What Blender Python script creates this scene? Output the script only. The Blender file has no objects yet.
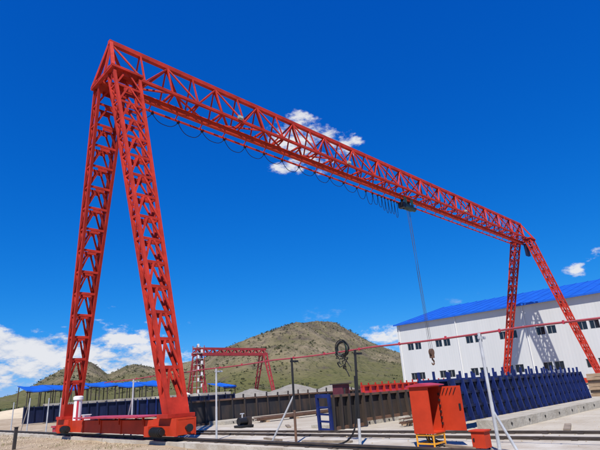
import bpy, bmesh, math, random
from mathutils import Vector, Matrix, noise
random.seed(7)
R = math.radians
scene = bpy.context.scene
C = scene.collection

# ------------------------------------------------------------------ camera
FW = Vector((0.6688853, 0.66867612, 0.32475329))
RT = Vector((0.72059989, -0.69054156, -0.06235506))
UP = Vector((-0.18256031, -0.27572557, 0.94374104))
CAM = Vector((0, 0, 1.3627))
cd = bpy.data.cameras.new('camera')
cd.sensor_width = 36; cd.lens = 478.61 / 600 * 36
cd.clip_start = 0.1; cd.clip_end = 20000
co = bpy.data.objects.new('camera', cd)
co.matrix_world = Matrix(((RT.x, UP.x, -FW.x, CAM.x), (RT.y, UP.y, -FW.y, CAM.y), (RT.z, UP.z, -FW.z, CAM.z), (0, 0, 0, 1)))
C.objects.link(co); scene.camera = co

def pix(x, y):                       # direction of a photo pixel
    return (FW * 478.61 + RT * (x - 300) - UP * (y - 225)).normalized()

# ------------------------------------------------------------------ sun, sky
SUN = Vector((-4.25, -3.2, 7.2)).normalized()
sl = bpy.data.lights.new('sun', 'SUN'); sl.energy = 5.0; sl.angle = R(0.53); sl.color = (1.0, 0.95, 0.87)
so = bpy.data.objects.new('sun', sl); so.rotation_euler = SUN.to_track_quat('Z', 'Y').to_euler(); C.objects.link(so)

w = bpy.data.worlds.new('World'); scene.world = w; w.use_nodes = True
nt = w.node_tree; nt.nodes.clear()
N = nt.nodes.new; LK = nt.links.new
def math_node(op, a, b=None, c=None, clamp=False):
    n = N('ShaderNodeMath'); n.operation = op; n.use_clamp = clamp
    for i, v in enumerate((a, b, c)):
        if v is None: continue
        if isinstance(v, (int, float)): n.inputs[i].default_value = v
        else: LK(v, n.inputs[i])
    return n.outputs[0]
sky = N('ShaderNodeTexSky'); sky.sky_type = 'NISHITA'; sky.sun_disc = False
sky.sun_elevation = math.asin(SUN.z); sky.sun_rotation = math.atan2(SUN.x, SUN.y)
sky.altitude = 1300; sky.air_density = 1.0; sky.dust_density = 0.15; sky.ozone_density = 4.0
# the camera's vivid rendering of the blue, applied evenly to the whole sky
sepc = N('ShaderNodeSeparateColor'); LK(sky.outputs[0], sepc.inputs[0]); hsv = N('ShaderNodeCombineColor')
for i, (k_, p_) in enumerate(((.0327, 2.4), (.961, .873), (3.877, .494))):
    LK(math_node('MULTIPLY', math_node('POWER', sepc.outputs[i], p_), k_), hsv.inputs[i])
tc = N('ShaderNodeTexCoord')
nz = N('ShaderNodeTexNoise'); nz.inputs['Scale'].default_value = 11; nz.inputs['Detail'].default_value = 7; nz.inputs['Roughness'].default_value = 0.6
mp = N('ShaderNodeMapping'); mp.inputs['Scale'].default_value = (1, 1, 2.2); LK(tc.outputs['Generated'], mp.inputs['Vector']); LK(mp.outputs[0], nz.inputs['Vector'])
nz2 = N('ShaderNodeTexNoise'); nz2.inputs['Scale'].default_value = 34; nz2.inputs['Detail'].default_value = 6; nz2.inputs['Roughness'].default_value = 0.65
LK(mp.outputs[0], nz2.inputs['Vector'])
nsum = math_node('MULTIPLY_ADD', nz2.outputs[0], 0.55, nz.outputs[0])          # ~0.78 mean
# clouds stand at these directions: centre pixel, half size in pixels, tilt in degrees, weight
CL = [(328, 137, 38, 11, 28, 1.1), (305, 148, 32, 17, 22, 1.05), (287, 168, 24, 8, 5, 0.9), (346, 140, 17, 9, 30, .85),
      (10, 347, 95, 20, -2, 1.2), (110, 340, 46, 13, 2, 1.0), (125, 360, 60, 16, 3, 1.15), (25, 372, 75, 26, -5, 1.15), (-50, 375, 60, 40, -5, 1.0),
      (104, 313, 20, 6, -15, .5), (574, 270, 15, 6, 0, .8), (607, 257, 14, 9, 0, .9), (392, 342, 30, 13, 0, .8), (660, 275, 40, 9, 0, .8),
      (60, 322, 60, 7, 0, .25), (160, 325, 30, 6, 0, .3)]
mask = None
for (px, py, hw, hh, tilt, wt) in CL:
    d0 = pix(px, py)
    a = RT - d0 * RT.dot(d0); a.normalize(); b = d0.cross(a) * -1
    if b.dot(UP) < 0: b = -b
    t = R(-tilt); t1 = a * math.cos(t) + b * math.sin(t); t2 = b * math.cos(t) - a * math.sin(t)
    sc_ = d0.dot(FW) ** 1.0 / 478.61
    def dotn(v):
        n = N('ShaderNodeVectorMath'); n.operation = 'DOT_PRODUCT'; LK(tc.outputs['Generated'], n.inputs[0]); n.inputs[1].default_value = v; return n.outputs['Value']
    u = dotn(t1 / (hw * sc_)); v = dotn(t2 / (hh * sc_)); f = dotn(d0)
    r2 = math_node('MULTIPLY_ADD', v, v, math_node('MULTIPLY', u, u))
    m = math_node('SUBTRACT', 1.0, math_node('MULTIPLY', r2, 0.45), clamp=True)
    m = math_node('MULTIPLY', m, math_node('GREATER_THAN', f, 0.0)); m = math_node('MULTIPLY', m, wt)
    mask = m if mask is None else math_node('MAXIMUM', mask, m)
# a loose low bank all round the horizon behind the viewer's back as well
sep = N('ShaderNodeSeparateXYZ'); LK(tc.outputs['Generated'], sep.inputs[0])
low = N('ShaderNodeMapRange'); low.inputs[1].default_value = 0.16; low.inputs[2].default_value = 0.02; low.inputs[3].default_value = 0; low.inputs[4].default_value = 0.42
LK(sep.outputs['Z'], low.inputs[0])
mask = math_node('MAXIMUM', mask, low.outputs[0])
dens = math_node('ADD', math_node('MULTIPLY', mask, 1.0), math_node('MULTIPLY', math_node('SUBTRACT', nsum, 0.80), 3.6))
cr = N('ShaderNodeMapRange'); cr.interpolation_type = 'SMOOTHSTEP'; cr.inputs[1].default_value = 0.42; cr.inputs[2].default_value = 1.15
LK(dens, cr.inputs[0])
gate = N('ShaderNodeMapRange'); gate.inputs[1].default_value = 0.0; gate.inputs[2].default_value = 0.25; LK(mask, gate.inputs[0])
fac = math_node('MULTIPLY', cr.outputs[0], gate.outputs[0]); fac = math_node('MULTIPLY', fac, 0.93)
ccol = N('ShaderNodeMixRGB'); ccol.inputs[1].default_value = (5.2, 6.2, 8.2, 1); ccol.inputs[2].default_value = (10.0, 10.0, 10.2, 1)
shd = N('ShaderNodeMapRange'); shd.inputs[1].default_value = 0.62; shd.inputs[2].default_value = 0.86; LK(nsum, shd.inputs[0]); LK(shd.outputs[0], ccol.inputs[0])
mx = N('ShaderNodeMixRGB'); LK(fac, mx.inputs[0]); LK(hsv.outputs[0], mx.inputs[1]); LK(ccol.outputs[0], mx.inputs[2])
bg = N('ShaderNodeBackground'); bg.inputs[1].default_value = 0.0635; LK(mx.outputs[0], bg.inputs[0])
ow = N('ShaderNodeOutputWorld'); LK(bg.outputs[0], ow.inputs[0])

vs = scene.view_settings
vs.view_transform = 'Standard'; vs.look = 'None'; vs.exposure = 0.4; vs.gamma = 1.0; vs.use_curve_mapping = False
scene.render.engine = 'CYCLES'
scene.cycles.max_bounces = 6

# ------------------------------------------------------------------ materials
MATS = {}
def mat(name, col, rough=.6, var=.25, scale=2.0, metal=0.0, bump=0.0, bscale=20.0, col2=None, patch=0.5, spec=.4, streak=1.0):
    if name in MATS: return MATS[name]
    m = bpy.data.materials.new(name); m.use_nodes = True; t = m.node_tree; b = t.nodes['Principled BSDF']
    g = t.nodes.new('ShaderNodeNewGeometry'); n = t.nodes.new('ShaderNodeTexNoise')
    n.inputs['Scale'].default_value = scale; n.inputs['Detail'].default_value = 6; n.inputs['Roughness'].default_value = .65
    mpp = t.nodes.new('ShaderNodeMapping'); mpp.inputs['Scale'].default_value = (1, 1, streak); t.links.new(g.outputs['Position'], mpp.inputs[0]); t.links.new(mpp.outputs[0], n.inputs['Vector'])
    r = t.nodes.new('ShaderNodeMapRange'); r.inputs[1].default_value = patch - .2; r.inputs[2].default_value = patch + .2
    t.links.new(n.outputs[0], r.inputs[0])
    x = t.nodes.new('ShaderNodeMixRGB'); c2 = col2 or tuple(c * (1 - var) for c in col); c1 = col if col2 else tuple(min(1, c * (1 + var * .4)) for c in col)
    x.inputs[1].default_value = (*c2, 1); x.inputs[2].default_value = (*c1, 1)
    t.links.new(r.outputs[0], x.inputs[0]); t.links.new(x.outputs[0], b.inputs['Base Color'])
    b.inputs['Roughness'].default_value = rough; b.inputs['Metallic'].default_value = metal; b.inputs['Specular IOR Level'].default_value = spec
    if bump:
        n2 = t.nodes.new('ShaderNodeTexNoise'); n2.inputs['Scale'].default_value = bscale; n2.inputs['Detail'].default_value = 5
        t.links.new(g.outputs['Position'], n2.inputs['Vector'])
        bp = t.nodes.new('ShaderNodeBump'); bp.inputs['Strength'].default_value = bump; bp.inputs['Distance'].default_value = .05
        t.links.new(n2.outputs[0], bp.inputs['Height']); t.links.new(bp.outputs[0], b.inputs['Normal'])
    MATS[name] = m; return m

RED = mat('red_paint', (.44, .031, .017), .65, .42, 1.6, spec=.2)
ORANGE = mat('orange_paint', (.47, .040, .013), .6, .28, 1.5, spec=.2)
MAROON = mat('maroon_paint', (.42, .035, .06), .5, .25, 2)
DARKRED = mat('faded_red_paint', (.30, .03, .035), .55, .25, 1)
NAVY = mat('navy_paint', (.007, .012, .048), .5, .6, 2.5, streak=.25)
BLUE = mat('blue_paint', (.007, .019, .115), .5, .6, 2)
ROOFBLUE = mat('blue_roof_sheet', (.012, .10, .50), .4, .25, .6)
BLACKSTEEL = mat('oily_black_steel', (.026, .024, .024), .6, 0, 3.2, col2=(.085, .053, .034), patch=.38, streak=.22)
RUST = mat('rusty_steel', (.16, .085, .05), .75, 0, 3, col2=(.07, .04, .03))
GALV = mat('galvanised_steel', (.52, .53, .54), .4, .25, 4, metal=.3)
BLACK = mat('black_rubber', (.012, .012, .013), .5, .3, 5)
DGREEN = mat('dark_green_paint', (.015, .05, .045), .45, .4, 5)
WHITE = mat('white_paint', (.70, .70, .69), .45, .1, 2)
CONC = mat('concrete', (.50, .47, .41), .85, 0, .9, bump=.3, bscale=15, col2=(.30, .245, .18), patch=.5)
CONCD = mat('old_concrete', (.42, .39, .33), .9, 0, 2.4, bump=.4, bscale=12, col2=(.27, .24, .19), patch=.48)
RAILM = mat('rail_steel', (.085, .066, .055), .5, .4, 3, metal=.4)
YELLOW = mat('yellow_paint', (.68, .30, .02), .45, .25, 3)
GLASS = mat('dark_window_glass', (.012, .014, .018), .12, .3, .5, spec=.6)
FRAMEM = mat('window_frame_grey', (.30, .30, .30), .5, .1, 1)
GRAVEL = mat('grey_gravel', (.27, .25, .215), .95, 0, 1.5, bump=1, bscale=5, col2=(.16, .145, .12))
PINK = mat('red_conductor_sleeve', (.34, .055, .07), .5, .25, 3)
TARPW = mat('white_tarp', (.72, .72, .70), .7, .12, 1, bump=.6, bscale=2)
ROPE = mat('wire_rope', (.06, .06, .065), .5, .3, 5)
BEIGE = mat('beige_plywood', (.40, .28, .18), .75, .3, 1.5)

# white wall: shallow vertical ribs as relief
m = bpy.data.materials.new('white_cladding'); m.use_nodes = True; t = m.node_tree; b = t.nodes['Principled BSDF']
g = t.nodes.new('ShaderNodeNewGeometry'); wv = t.nodes.new('ShaderNodeTexWave'); wv.bands_direction = 'Y'; wv.inputs['Scale'].default_value = .9
t.links.new(g.outputs['Position'], wv.inputs['Vector'])
bp = t.nodes.new('ShaderNodeBump'); bp.inputs['Strength'].default_value = .2; bp.inputs['Distance'].default_value = .02
t.links.new(wv.outputs[0], bp.inputs['Height']); t.links.new(bp.outputs[0], b.inputs['Normal'])
n = t.nodes.new('ShaderNodeTexNoise'); n.inputs['Scale'].default_value = .5; n.inputs['Detail'].default_value = 5
mpn = t.nodes.new('ShaderNodeMapping'); mpn.inputs['Scale'].default_value = (1, 2.2, .25); t.links.new(g.outputs['Position'], mpn.inputs[0]); t.links.new(mpn.outputs[0], n.inputs['Vector'])
x = t.nodes.new('ShaderNodeMixRGB'); x.inputs[1].default_value = (.48, .49, .48, 1); x.inputs[2].default_value = (.57, .575, .565, 1)
t.links.new(n.outputs[0], x.inputs[0]); t.links.new(x.outputs[0], b.inputs['Base Color']); b.inputs['Roughness'].default_value = .5
CLAD = m

def ground_mat():
    m = bpy.data.materials.new('sandy_dirt'); m.use_nodes = True; t = m.node_tree; b = t.nodes['Principled BSDF']
    g = t.nodes.new('ShaderNodeNewGeometry')
    def nn(s, d=8): 
        n = t.nodes.new('ShaderNodeTexNoise'); n.inputs['Scale'].default_value = s; n.inputs['Detail'].default_value = d; n.inputs['Roughness'].default_value = .65
        t.links.new(g.outputs['Position'], n.inputs['Vector']); return n
    a, c, f = nn(.25), nn(1.6), nn(9)
    r = t.nodes.new('ShaderNodeMapRange'); r.inputs[1].default_value = .38; r.inputs[2].default_value = .62; t.links.new(a.outputs[0], r.inputs[0])
    x = t.nodes.new('ShaderNodeMixRGB'); x.inputs[1].default_value = (.32, .24, .15, 1); x.inputs[2].default_value = (.42, .335, .23, 1); t.links.new(r.outputs[0], x.inputs[0])
    r2 = t.nodes.new('ShaderNodeMapRange'); r2.inputs[1].default_value = .5; r2.inputs[2].default_value = .68; t.links.new(c.outputs[0], r2.inputs[0])
    y = t.nodes.new('ShaderNodeMixRGB'); y.inputs[2].default_value = (.24, .17, .10, 1); t.links.new(r2.outputs[0], y.inputs[0]); t.links.new(x.outputs[0], y.inputs[1])
    t.links.new(y.outputs[0], b.inputs['Base Color']); b.inputs['Roughness'].default_value = .95
    bp = t.nodes.new('ShaderNodeBump'); bp.inputs['Strength'].default_value = .9; bp.inputs['Distance'].default_value = .06
    t.links.new(f.outputs[0], bp.inputs['Height']); t.links.new(bp.outputs[0], b.inputs['Normal'])
    return m
def hill_mat():
    m = bpy.data.materials.new('dry_hillside'); m.use_nodes = True; t = m.node_tree; b = t.nodes['Principled BSDF']
    g = t.nodes.new('ShaderNodeNewGeometry')
    def nn(s, d=8, ro=.65):
        n = t.nodes.new('ShaderNodeTexNoise'); n.inputs['Scale'].default_value = s; n.inputs['Detail'].default_value = d; n.inputs['Roughness'].default_value = ro
        t.links.new(g.outputs['Position'], n.inputs['Vector']); return n
    def ramp(src, a, c):
        r = t.nodes.new('ShaderNodeMapRange'); r.inputs[1].default_value = a; r.inputs[2].default_value = c; t.links.new(src, r.inputs[0]); return r.outputs[0]
    def mix(f, a, c):
        x = t.nodes.new('ShaderNodeMixRGB'); t.links.new(f, x.inputs[0])
        for i, v in ((1, a), (2, c)):
            if isinstance(v, tuple): x.inputs[i].default_value = (*v, 1)
            else: t.links.new(v, x.inputs[i])
        return x.outputs[0]
    base = mix(ramp(nn(.02).outputs[0], .4, .62), (.15, .135, .07), (.29, .235, .155))
    sp = t.nodes.new('ShaderNodeSeparateXYZ'); t.links.new(g.outputs['Position'], sp.inputs[0])
    zz = t.nodes.new('ShaderNodeMath'); zz.operation = 'MULTIPLY_ADD'; zz.inputs[1].default_value = -40; t.links.new(nn(.015, 5).outputs[0], zz.inputs[0]); t.links.new(sp.outputs['Z'], zz.inputs[2])
    base = mix(ramp(zz.outputs[0], -14, 16), (.15, .145, .055), base)
    rk = t.nodes.new('ShaderNodeMath'); rk.operation = 'MULTIPLY_ADD'; rk.inputs[1].default_value = .0016; t.links.new(sp.outputs['Z'], rk.inputs[0]); t.links.new(nn(.05, 12, .8).outputs[0], rk.inputs[2])
    rock = ramp(rk.outputs[0], .55, .66)
    base = mix(rock, base, (.12, .098, .075))
    v = t.nodes.new('ShaderNodeTexVoronoi'); v.inputs['Scale'].default_value = .22; t.links.new(g.outputs['Position'], v.inputs['Vector'])
    sh = t.nodes.new('ShaderNodeMath'); sh.operation = 'MULTIPLY'; t.links.new(ramp(v.outputs['Distance'], .36, .2), sh.inputs[0]); t.links.new(ramp(nn(.03, 6).outputs[0], .42, .56), sh.inputs[1])
    base = mix(sh.outputs[0], base, (.055, .065, .025))
    t.links.new(base, b.inputs['Base Color']); b.inputs['Roughness'].default_value = 1; b.inputs['Specular IOR Level'].default_value = .1
    bp = t.nodes.new('ShaderNodeBump'); bp.inputs['Strength'].default_value = 1; bp.inputs['Distance'].default_value = 7
    t.links.new(nn(.08, 10, .7).outputs[0], bp.inputs['Height']); t.links.new(bp.outputs[0], b.inputs['Normal'])
    return m

# ------------------------------------------------------------------ helpers
def tag(o, label=None, cat=None, group=None, kind=None):
    if label: o['label'] = label
    if cat: o['category'] = cat
    if group: o['group'] = group
    if kind: o['kind'] = kind
    return o
def thing(name, loc, label, cat, group=None):
    o = bpy.data.objects.new(name, None); C.objects.link(o); o.empty_display_size = .3; o.location = loc
    return tag(o, label, cat, group)
def adopt(o, parent):
    """parent o while its coordinates stay world coordinates"""
    if parent is not None:
        o.parent = parent
        if parent.type == 'EMPTY': o.matrix_parent_inverse = Matrix.Translation(-Vector(parent.location))
    return o
def box(bm, a, b):
    a, b = Vector(a), Vector(b)
    vv = [bm.verts.new((x, y, z)) for x in (a.x, b.x) for y in (a.y, b.y) for z in (a.z, b.z)]
    for f in ((0, 1, 3, 2), (4, 6, 7, 5), (0, 4, 5, 1), (2, 3, 7, 6), (0, 2, 6, 4), (1, 5, 7, 3)): bm.faces.new([vv[i] for i in f])
def frame_of(p, q, hint=(0, 0, 1)):
    d = (Vector(q) - Vector(p)); L = d.length; d.normalize(); h = Vector(hint)
    if abs(d.dot(h)) > .98: h = Vector((1, 0, 0))
    s = h.cross(d).normalized(); u = d.cross(s)
    return d, s, u, L
def bar(bm, p, q, w, h, hint=(0, 0, 1), ext=0):
    """box beam from p to q; h is measured along hint"""
    d, s, u, L = frame_of(p, q, hint); p = Vector(p) - d * ext; q = Vector(q) + d * ext
    r0 = [bm.verts.new(p + s * a * w / 2 + u * c * h / 2) for a, c in ((-1, -1), (1, -1), (1, 1), (-1, 1))]
    r1 = [bm.verts.new(q + s * a * w / 2 + u * c * h / 2) for a, c in ((-1, -1), (1, -1), (1, 1), (-1, 1))]
    bm.faces.new(r0[::-1]); bm.faces.new(r1)
    for i in range(4): bm.faces.new((r0[i], r0[(i + 1) % 4], r1[(i + 1) % 4], r1[i]))
def tube(bm, pts, r, n=8, cap=True):
    pts = [Vector(p) for p in pts]; rings = []
    for i, p in enumerate(pts):
        d = (pts[min(i + 1, len(pts) - 1)] - pts[max(i - 1, 0)]).normalized()
        h = Vector((0, 0, 1)) if abs(d.z) < .95 else Vector((1, 0, 0))
        s = h.cross(d).normalized(); u = d.cross(s); rr = r[i] if isinstance(r, (list, tuple)) else r
        rings.append([bm.verts.new(p + (s * math.cos(a) + u * math.sin(a)) * rr) for a in [2 * math.pi * k / n for k in range(n)]])
    for a, b in zip(rings, rings[1:]):
        for k in range(n): bm.faces.new((a[k], a[(k + 1) % n], b[(k + 1) % n], b[k]))
    if cap: bm.faces.new(rings[0][::-1]); bm.faces.new(rings[-1])
def obj(name, bm, material, parent=None, smooth=False):
    me = bpy.data.meshes.new(name)
    if isinstance(bm, bmesh.types.BMesh):
        bmesh.ops.recalc_face_normals(bm, faces=bm.faces); bm.to_mesh(me); bm.free()
    else: me = bm
    if material and not me.materials: me.materials.append(material)
    if smooth:
        for p in me.polygons: p.use_smooth = True
    o = bpy.data.objects.new(name, me); C.objects.link(o); adopt(o, parent); return o
def BM(): return bmesh.new()
UNIT = {}
def unit_mesh(name, material):
    k = (name, material.name)
    if k not in UNIT:
        bm = BM(); box(bm, (-.5, -.5, -.5), (.5, .5, .5)); me = bpy.data.meshes.new(name); bmesh.ops.recalc_face_normals(bm, faces=bm.faces); bm.to_mesh(me); bm.free(); me.materials.append(material); UNIT[k] = me
    return UNIT[k]
def member(name, p, q, w, h, material, parent, hint=(0, 0, 1), ext=0):
    """one steel member as an object of its own, sharing one mesh with its like"""
    d, s, u, L = frame_of(p, q, hint); c = (Vector(p) + Vector(q)) / 2
    o = bpy.data.objects.new(name, unit_mesh(name, material)); C.objects.link(o); L += 2 * ext
    M = Matrix(((s.x * w, u.x * h, d.x * L, c.x), (s.y * w, u.y * h, d.y * L, c.y), (s.z * w, u.z * h, d.z * L, c.z), (0, 0, 0, 1)))
    adopt(o, parent); o.matrix_basis = M; return o
def cyl(bm, p, q, r, n=14): tube(bm, [p, q], r, n)
def ibeam(bm, p, q, w, h, t=.03):
    d, s, u, L = frame_of(p, q)
    for o in (-1, 1): bar(bm, Vector(p) + u * o * (h / 2 - t / 2), Vector(q) + u * o * (h / 2 - t / 2), w, t)
    bar(bm, p, q, t, h - 2 * t - .001)

# ------------------------------------------------------------------ ground and hills
def axis():
    a = [i * .6 for i in range(-20, 130)]
    x = a[-1]; s = .6
    while x < 6000: s *= 1.16; x += s; a.append(x)
    x = a[0]; s = .6; lo = []
    while x > -3000: s *= 1.25; x -= s; lo.append(x)
    return lo[::-1] + a
ax = axis(); nA = len(ax); vts = []
def ground_z(x, y):
    r = math.hypot(x, y)
    z = -.03 + .05 * (noise.noise((x * .35, y * .35, 0))) + .03 * noise.noise((x * 1.1, y * 1.1, 3)) if r < 150 else -.1
    if x < 8: z += -.04 * min(1, (8 - x) / 3) + .09 * max(0, noise.noise((x * .3, y * .22, 9)))
    else: z -= .03
    return z
for x_ in ax:
    for y_ in ax: vts.append((x_, y_, ground_z(x_, y_)))
fcs = [(i * nA + j, (i + 1) * nA + j, (i + 1) * nA + j + 1, i * nA + j + 1) for i in range(nA - 1) for j in range(nA - 1)]
me = bpy.data.meshes.new('ground'); me.from_pydata(vts, [], fcs); me.materials.append(ground_mat())
for p in me.polygons: p.use_smooth = True
tag(obj('ground', me, None), 'sandy dirt ground of the yard', None, kind='structure')

SKYL = [(79.88, .0125), (76.75, .02), (75.51, .0236), (74.28, .0338), (72.6, .0526), (71.0, .0653), (69.89, .0734), (69.32, .0757), (68.72, .0727), (67.89, .0613), (67.05, .0491), (66.08, .0563), (65.29, .0639), (64.47, .0669), (63.64, .0644), (62.36, .0569), (61.19, .0578), (59.8, .0622), (58.49, .0668), (56.84, .073), (55.15, .085), (53.43, .0972), (51.69, .1066), (49.33, .1174), (47.54, .1257), (46.2, .1300), (45.2, .1322), (44.32, .1325), (43.13, .1300), (41.63, .122), (40.28, .1105), (39.09, .0975), (37.57, .0807), (35.64, .0635), (33.49, .051), (30.28, .0411), (26.11, .0354), (18.38, .0278), (11.55, .0239)]
SKYL = SKYL[::-1]
def skyline(az):
    if az < SKYL[0][0] or az > SKYL[-1][0]:
        e = SKYL[0] if az < SKYL[0][0] else SKYL[-1]
        return max(.008, e[1] + .012 * noise.noise((az * .08, 4, 0)))
    for a, b in zip(SKYL, SKYL[1:]):
        if a[0] <= az <= b[0]:
            f = (az - a[0]) / (b[0] - a[0]); return a[1] + (b[1] - a[1]) * f
azs = [i * .2 for i in range(40, 430)] + [86 + i * 2 for i in range(0, 141)]
rs = [260 + (900 - 260) * (i / 119) for i in range(120)] + [940, 1000, 1100, 1300, 1600]
vts = []
for a in azs:
    T = skyline(a if a < 180 else a - 360)
    R0 = 640 + 90 * math.sin(a * .21) + 40 * noise.noise((a * .2, 0, 0))
    for r in rs:
        ca, sa = math.cos(R(a)), math.sin(R(a)); X, Y = r * ca, r * sa
        tt = max(0, min(1, (r - 300) / (R0 - 300)))
        pr = tt * tt * (3 - 2 * tt) * .55 + .45 * tt ** 2.2
        if r > R0: pr = max(.25, 1 - (r - R0) / 700)
        gul = noise.fractal((X * .012, Y * .012, 1.3), 1.0, 2.0, 5) * .24 * (4 * tt * (1 - tt) + .015)
        rough = (noise.fractal((X * .05, Y * .05, 7), .9, 2.0, 4) * .9 + max(0, noise.fractal((X * .028, Y * .028, 3), .7, 2.1, 6) - .1) * 4.5 * max(0, T - .04) * 12) * min(1, tt * 1.6)
        z = T * R0 * pr * (1 + gul) + rough - .35 + (1.36 * pr)
        vts.append((X, Y, z if r > 265 else -.6))
nr = len(rs); na = len(azs)
fcs = [(i * nr + j, i * nr + j + 1, ((i + 1) % na) * nr + j + 1, ((i + 1) % na) * nr + j) for i in range(na) for j in range(nr - 1)]
me = bpy.data.meshes.new('hills'); me.from_pydata(vts, [], fcs); me.materials.append(hill_mat())
bm = BM(); bm.from_mesh(me); bmesh.ops.recalc_face_normals(bm, faces=bm.faces); bm.to_mesh(me); bm.free()
for p in me.polygons: p.use_smooth = True
tag(obj('hills', me, None), 'dry grassy hills behind the yard', None, kind='structure')

# concrete strips of the crane way
def slab(name, x0, x1, y0, y1, z0, z1, m, label):
    bm = BM(); box(bm, (x0, y0, z0), (x1, y1, z1)); return tag(obj(name, bm, m), label, kind='structure')
bm = BM(); y = -16.
while y < 62:                                           # cast in lengths with open joints
    l = 5.9; box(bm, (8.38, y, -.3), (9.12, y + l, .06)); y += 6.0
tag(obj('crane_way_footing', bm, CONC), 'pale concrete footing under the crane rail', kind='structure')
slab('concrete_pavement', 9.25, 13.15, -16, 23, -.3, .025, CONC, 'pale concrete pavement between the tracks')
slab('far_crane_way_footing', 54.9, 55.7, -16, 62, -.3, .06, CONC, 'concrete footing under the far crane rail')
slab('gravel_strip', 13.35, 60, -30, 36, -.3, .004, mat('pale_gravel', (.44, .40, .33), .95, 0, .8, bump=.7, bscale=9, col2=(.33, .28, .21)), 'pale gravel floor between the casting beds')

def rail(p, q, label, z=.06, h=.10):
    bm = BM(); d = Vector((q[0] - p[0], q[1] - p[1], 0)).normalized()
    P, Q = Vector((p[0], p[1], z)), Vector((q[0], q[1], z))
    e = Vector((0, 0, 1))
    bar(bm, P + e * .012, Q + e * .012, .13, .024); bar(bm, P + e * (h * .5), Q + e * (h * .5), .025, h - .055); bar(bm, P + e * (h - .018), Q + e * (h - .018), .065, .036)
    t = thing('crane_rail', (*P,), label, 'rail'); obj('rail_bar', bm, RAILM, t)
    L = (Q - P).length; n = int(L / .75)
    s = Vector((-d.y, d.x, 0)); k = BM()
    for i in range(n):
        c = P + d * (.4 + i * .75)
        for o in (-1, 1):
            a = c + s * o * .095; bar(k, a - d * .06 + e * .018, a + d * .06 + e * .018, .06, .03)
    tag(obj('rail_clips', k, RAILM, t), kind='stuff'); return t
rail((8.75, -14), (8.75, 60), 'dark steel rail under the nearest legs of the big red gantry crane')
rail((55.3, -14), (55.3, 60), 'dark steel rail under the far legs of the big red gantry crane')
rail((12.95, 1.5), (11.05, 20.5), 'dark steel track rail on the pavement, the one nearer the casting beds', .025, .065)
rail((11.75, .5), (10.35, 20.5), 'dark steel track rail on the pavement, the one nearer the red cabinet', .025, .065)

# ------------------------------------------------------------------ big gantry crane
YC = 19.82; ZT = 18.13; ZL = 16.15; G_ = .70
crane = thing('gantry_crane', (8.75, YC, .19), 'huge red lattice gantry crane spanning the yard', 'gantry crane')

girder_bm = BM()
XA, XB = 7.45, 56.45
bar(girder_bm, (XA - .1, YC, ZT), (XB + .1, YC, ZT), .22, .24)
for s in (-1, 1): bar(girder_bm, (XA - .3, YC + s * G_, ZL), (XB + .3, YC + s * G_, ZL), .14, .15)
girder = obj('girder', girder_bm, RED, crane)
bm = BM(); ibeam(bm, (XA + .2, YC, 15.72), (XB - .2, YC, 15.72), .2, .36, .04)
track = obj('hoist_track_beam', bm, ORANGE, crane)
bay = (XB - XA) / 16
for k in range(17):
    x = XA + k * bay
    for s in (-1, 1):
        wd = .09 if s < 0 else .12
        for dx in (-bay / 2, bay / 2):
            if XA <= x + dx <= XB:
                member('diagonal_brace', (x, YC + s * .06, ZT - .1), (x + dx * .97, YC + s * G_, ZL + .05), wd, wd * .8, RED, girder)
        if 0 < k < 16: member('upright', (x, YC + s * .08, ZT - .1), (x, YC + s * G_, ZL + .05), .07, .07, RED, girder)
        if k < 16: member('upright', (x + bay / 2, YC + s * .08, ZT - .1), (x + bay / 2, YC + s * G_, ZL + .05), .07, .07, RED, girder)
    member('cross_tie', (x, YC - G_, ZL), (x, YC + G_, ZL), .1, .1, RED, girder)
    if k < 16:
        a, b = (-1, 1) if k % 2 else (1, -1)
        member('lateral_brace', (x, YC + a * G_, ZL), (x + bay, YC + b * G_, ZL), .08, .08, RED, girder)
        xm = x + bay / 2
        member('cross_tie', (xm, YC - G_, ZL), (xm, YC + G_, ZL), .09, .09, RED, girder)
        for xx in (x + bay * .01, xm):                 # hangers that carry the hoist track
            for s in (-1, 1):
                member('track_hanger', (xx + .05, YC + s * (G_ - .1), ZL - .06), (xx + .05, YC + s * .07, 15.93), .07, .07, RED, track)
# end struts from the apex to the leg heads
for xe, sx in ((XA, -1), (XB, 1)):
    for s in (-1, 1):
        member('end_strut', (xe, YC + s * .05, ZT - .02), (xe + sx * .25, YC + s * (G_ + .45), ZL - .15), .16, .16, RED, girder)
    member('end_tie', (xe + sx * .25, YC - G_ - .5, ZL - .15), (xe + sx * .25, YC + G_ + .5, ZL - .15), .16, .2, RED, girder)
    member('upright', (xe, YC, ZT - .1), (xe + sx * .2, YC, ZL - .1), .1, .1, RED, girder)

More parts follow.
